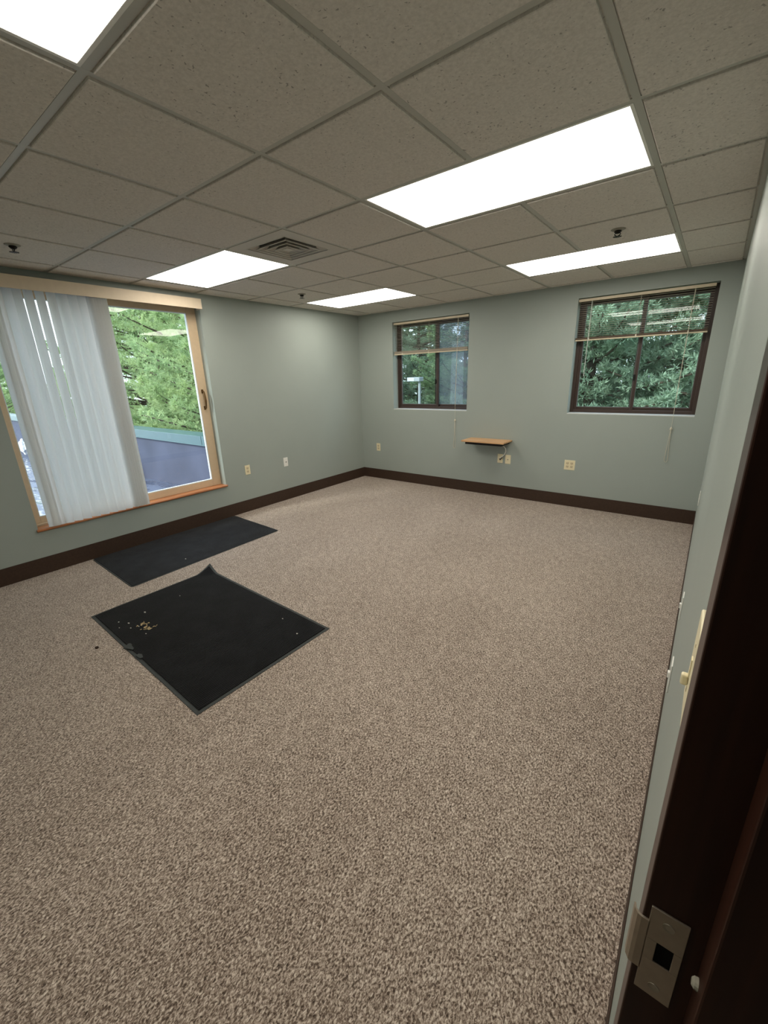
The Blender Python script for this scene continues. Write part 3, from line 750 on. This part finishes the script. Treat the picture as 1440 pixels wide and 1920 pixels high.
def lump(c, sz, name, label, m):
    import bmesh
    bm = bmesh.new(); bmesh.ops.create_icosphere(bm, subdivisions=3, radius=1.)
    rr = random.Random(int(c[0]*100))
    for v in bm.verts:
        n = .8+.25*math.sin(v.co.x*5+c[0])*math.cos(v.co.y*4)+rr.uniform(-.06, .06); v.co = Vector((v.co.x*sz[0]*n, v.co.y*sz[1]*n, v.co.z*sz[2]*n))
    me = bpy.data.meshes.new(name); bm.to_mesh(me); bm.free(); me.materials.append(m)
    o = bpy.data.objects.new(name, me); COL.objects.link(o); o.location = c; return tag(o, label, 'sealant patch', 'white sealant at the parapet')
lump((-9.25, 3.52, -.16), (.16, .10, .20), 'sealant_patch', 'white lump of sealant at the parapet foot, beside the blind stack', M['cement'])
lump((-17.2, 3.50, -.25), (.34, .12, .26), 'sealant_patch', 'white lump at the parapet foot, seen left of the vertical blind', M['cement'])

# trees ---------------------------------------------------------
def tufts(pts, dirs, length, width, nb):
    """needle tufts: nb thin blades per point; arrays -> verts, faces"""
    n = len(pts)
    P_ = np.repeat(pts, nb, 0); D = np.repeat(dirs, nb, 0)+rng.normal(0, .75, (n*nb, 3)); D /= np.linalg.norm(D, axis=1)[:, None]
    Q = rng.normal(0, 1, (n*nb, 3)); U = np.cross(D, Q); U /= np.linalg.norm(U, axis=1)[:, None]
    Lh = length*rng.uniform(.6, 1.2, (n*nb, 1)); Wd = width*rng.uniform(.7, 1.2, (n*nb, 1))
    V = np.stack([P_-U*Wd*.4, P_+D*Lh*.55-U*Wd, P_+D*Lh, P_+D*Lh*.55+U*Wd], 1).reshape(-1, 3)
    return V
def fast_mesh(name, V, k, m):
    me = bpy.data.meshes.new(name); n = len(V); f = n//k
    me.vertices.add(n); me.vertices.foreach_set('co', V.astype('f').ravel())
    me.loops.add(n); me.loops.foreach_set('vertex_index', np.arange(n, dtype='i'))
    me.polygons.add(f); me.polygons.foreach_set('loop_start', np.arange(0, n, k, dtype='i')); me.polygons.foreach_set('loop_total', np.full(f, k, dtype='i'))
    me.materials.append(m); me.update(calc_edges=True); me.validate(); return me
def make_pine(height, radius, nwh, nbr, per, length, width, nb, leaf, base=.12, droop=.0, up=.25):
    trunk = MB(); tp = [(.04*math.sin(k), .04*math.cos(k*1.3), height*k/10) for k in range(11)]
    trunk.tube(tp, [max(.02, radius*.055*(1-k/10.5)) for k in range(11)], 8)
    br = MB(); PT, DR = [], []
    for w in range(nwh):
        h0 = height*(base+(1-base)*w/nwh)
        for b in range(nbr):
            a = rng.uniform(0, 2*pi); f = 1-(h0/height-base)/(1-base)
            ln = radius*(f**.75)*rng.uniform(.65, 1.1)+.25; el = up*(1-f)+rng.normal(.05, .12)-droop
            h = h0+rng.uniform(-.2, .2)*height/nwh
            n = 7; pts = []
            for k in range(n):
                t = k/(n-1); pts.append((math.cos(a)*ln*t, math.sin(a)*ln*t, h+ln*(el*t+.16*t*t*(1 if el > -.1 else .3))))
            br.tube(pts, [.035*(1-.8*k/(n-1))*ln/2.5+.006 for k in range(n)], 5)
            pa = np.array(pts); m = int(per*ln/radius)+8
            t = rng.uniform(.18, 1.05, m)**.8; idx = np.clip(t*(n-1), 0, n-1.001); i0 = idx.astype(int); fr = (idx-i0)[:, None]
            base_p = pa[i0]*(1-fr)+pa[i0+1]*fr
            lat = rng.normal(0, 1, m)*.24*ln*(1.15-t)
            side = np.array([-math.sin(a), math.cos(a), 0.])
            off = side*lat[:, None]; off[:, 2] += rng.normal(0, .07, m)+.03
            PT.append(base_p+off)
            d = np.tile(np.array([math.cos(a)*.7, math.sin(a)*.7, .5]), (m, 1))+side*np.sign(lat)[:, None]*.5; DR.append(d)
    PT = np.concatenate(PT); DR = np.concatenate(DR)
    V = tufts(PT, DR, length, width, nb)
    me_t = trunk.build('trunk', M['bark'], smooth=True); me_b = br.build('branches', M['bark'], smooth=True)
    for o in (me_t, me_b): bpy.data.objects.remove(o, do_unlink=False) if False else COL.objects.unlink(o)
    return me_t.data, me_b.data, fast_mesh('foliage', V, 4, M[leaf])
def plant(kind, x, y, rz, sc, label, group, z=GZ):
    r = empty('tree', (x, y, z), label=label, cat='tree', group=group); r.rotation_euler = (0, 0, rz); r.scale = (sc,)*3
    for nm, me in zip(('trunk', 'branches', 'foliage'), kind):
        o = bpy.data.objects.new(nm, me); COL.objects.link(o); o.parent = r
    return r
pine_b = make_pine(11.5, 3.4, 26, 6, 210, .12, .0115, 9, 'leaf_bright')
pine_d = make_pine(13., 3.3, 28, 6, 190, .14, .0135, 9, 'leaf_dark', up=.12)
pine_m = make_pine(12., 3.0, 24, 6, 180, .13, .0125, 9, 'leaf_mid')
G1 = 'bright green trees beyond the parapet'
for x, y, rz, sc in [(-9.2, 6.9, .3, .95), (-12.9, 7.6, 1.9, 1.0), (-16.9, 7.5, 3.1, 1.05), (-24, 7.0, 4.0, .52), (-29.5, 8.6, 5.2, .58), (-32, 6.2, .9, .60), (-41, 8.4, 2.2, .66), (-15.4, 11.5, 1.1, 1.1), (-25, 11.6, 2.7, 1.05)]:
    plant(pine_b, x, y, rz, sc, 'bright green feathery tree beyond the low roof parapet', G1)
G2 = 'green trees behind the building'
for k, x, y, rz, sc in [(1, -2.6, 12.2, .2, 1.0), (1, .6, 12.6, 2.2, 1.05), (0, -.9, 16.0, 4.2, 1.1), (1, -4.9, 16.4, 1.2, 1.0)]:
    plant(pine_d if k else pine_m, x, y, rz, sc, 'blue green layered pine seen through the window nearest the doorway' if x > -3 else 'blue green pine standing between the views of both back windows', G2)
for k, x, y, rz, sc in [(0, -9.4, 18.6, .7, 1.0), (1, -12.6, 19.5, 2.6, 1.0), (0, -15.5, 18.5, 4.6, 1.0), (1, -10.8, 24., .4, 1.1), (0, -7., 23., 3.4, 1.1), (0, -3., 23., 3.9, 1.1), (0, 2., 22., 5.1, 1.1), (1, -17., 25., 1.4, 1.1)]:
    plant(pine_d if k else pine_m, x, y, rz, sc, 'loose green tree behind the lamp post, seen through the window nearer the corner' if x < -6.5 else 'dim green tree in the rear row behind the layered pines', G2+', rear')
# parking lamp
r, P = thing('street_lamp', (-9.04, 14.0, GZ), label='grey parking lamp post with a shoebox head seen through the window nearer the corner', cat='street lamp')
P(MB().tube([(-9.02, 14., GZ), (-9.02, 14., 1.34)], [.07, .05], 10), 'pole', M['pole'])
m_ = MB(); m_.box(-9.50, -8.93, 13.85, 14.15, 1.32, 1.475, .02); P(m_, 'lamp_head', M['pole'])
P(MB().box(-9.47, -9.17, 13.84, 13.852, 1.335, 1.46), 'lamp_glass', M['gasket'])

# ================================================================ WORLD, SUN
w = bpy.data.worlds.new('overcast'); scene.world = w; w.use_nodes = True; nt = w.node_tree; nt.nodes.clear()
out = nt.nodes.new('ShaderNodeOutputWorld'); bg = nt.nodes.new('ShaderNodeBackground')
tc = nt.nodes.new('ShaderNodeTexCoord'); sep = nt.nodes.new('ShaderNodeSeparateXYZ'); L(nt, tc.outputs['Generated'], sep.inputs[0])
c = ramp(nt, sep.outputs['Z'], [(0., (.78, .86, .97)), (.25, (.82, .90, 1.)), (1., (.58, .74, 1.))])
L(nt, c, bg.inputs['Color']); bg.inputs['Strength'].default_value = 3.4; L(nt, bg.outputs[0], out.inputs[0])
sd = bpy.data.lights.new('sun', 'SUN'); sd.energy = 4.2; sd.angle = math.radians(12); sd.color = (1., .97, .9)
so = bpy.data.objects.new('sun', sd); COL.objects.link(so); so.rotation_euler = Vector((-.25, -.75, .62)).to_track_quat('Z', 'Y').to_euler()

# ================================================================ CAMERA
cd = bpy.data.cameras.new('camera'); cam = bpy.data.objects.new('camera', cd); COL.objects.link(cam)
cd.sensor_fit = 'VERTICAL'; cd.sensor_height = 36.; cd.sensor_width = 27.; cd.lens = 779.34/1920*36.
cd.clip_start = .02; cd.clip_end = 500
mw = RC.to_4x4(); mw.translation = Vector((0, 0, CAMZ)); cam.matrix_world = mw
scene.camera = cam
vs = scene.view_settings; vs.view_transform = 'Standard'; vs.look = 'None'; vs.gamma = 1.; vs.exposure = 0.; vs.use_curve_mapping = False
scene.cycles.max_bounces = 12; scene.cycles.diffuse_bounces = 6; scene.cycles.transparent_max_bounces = 24
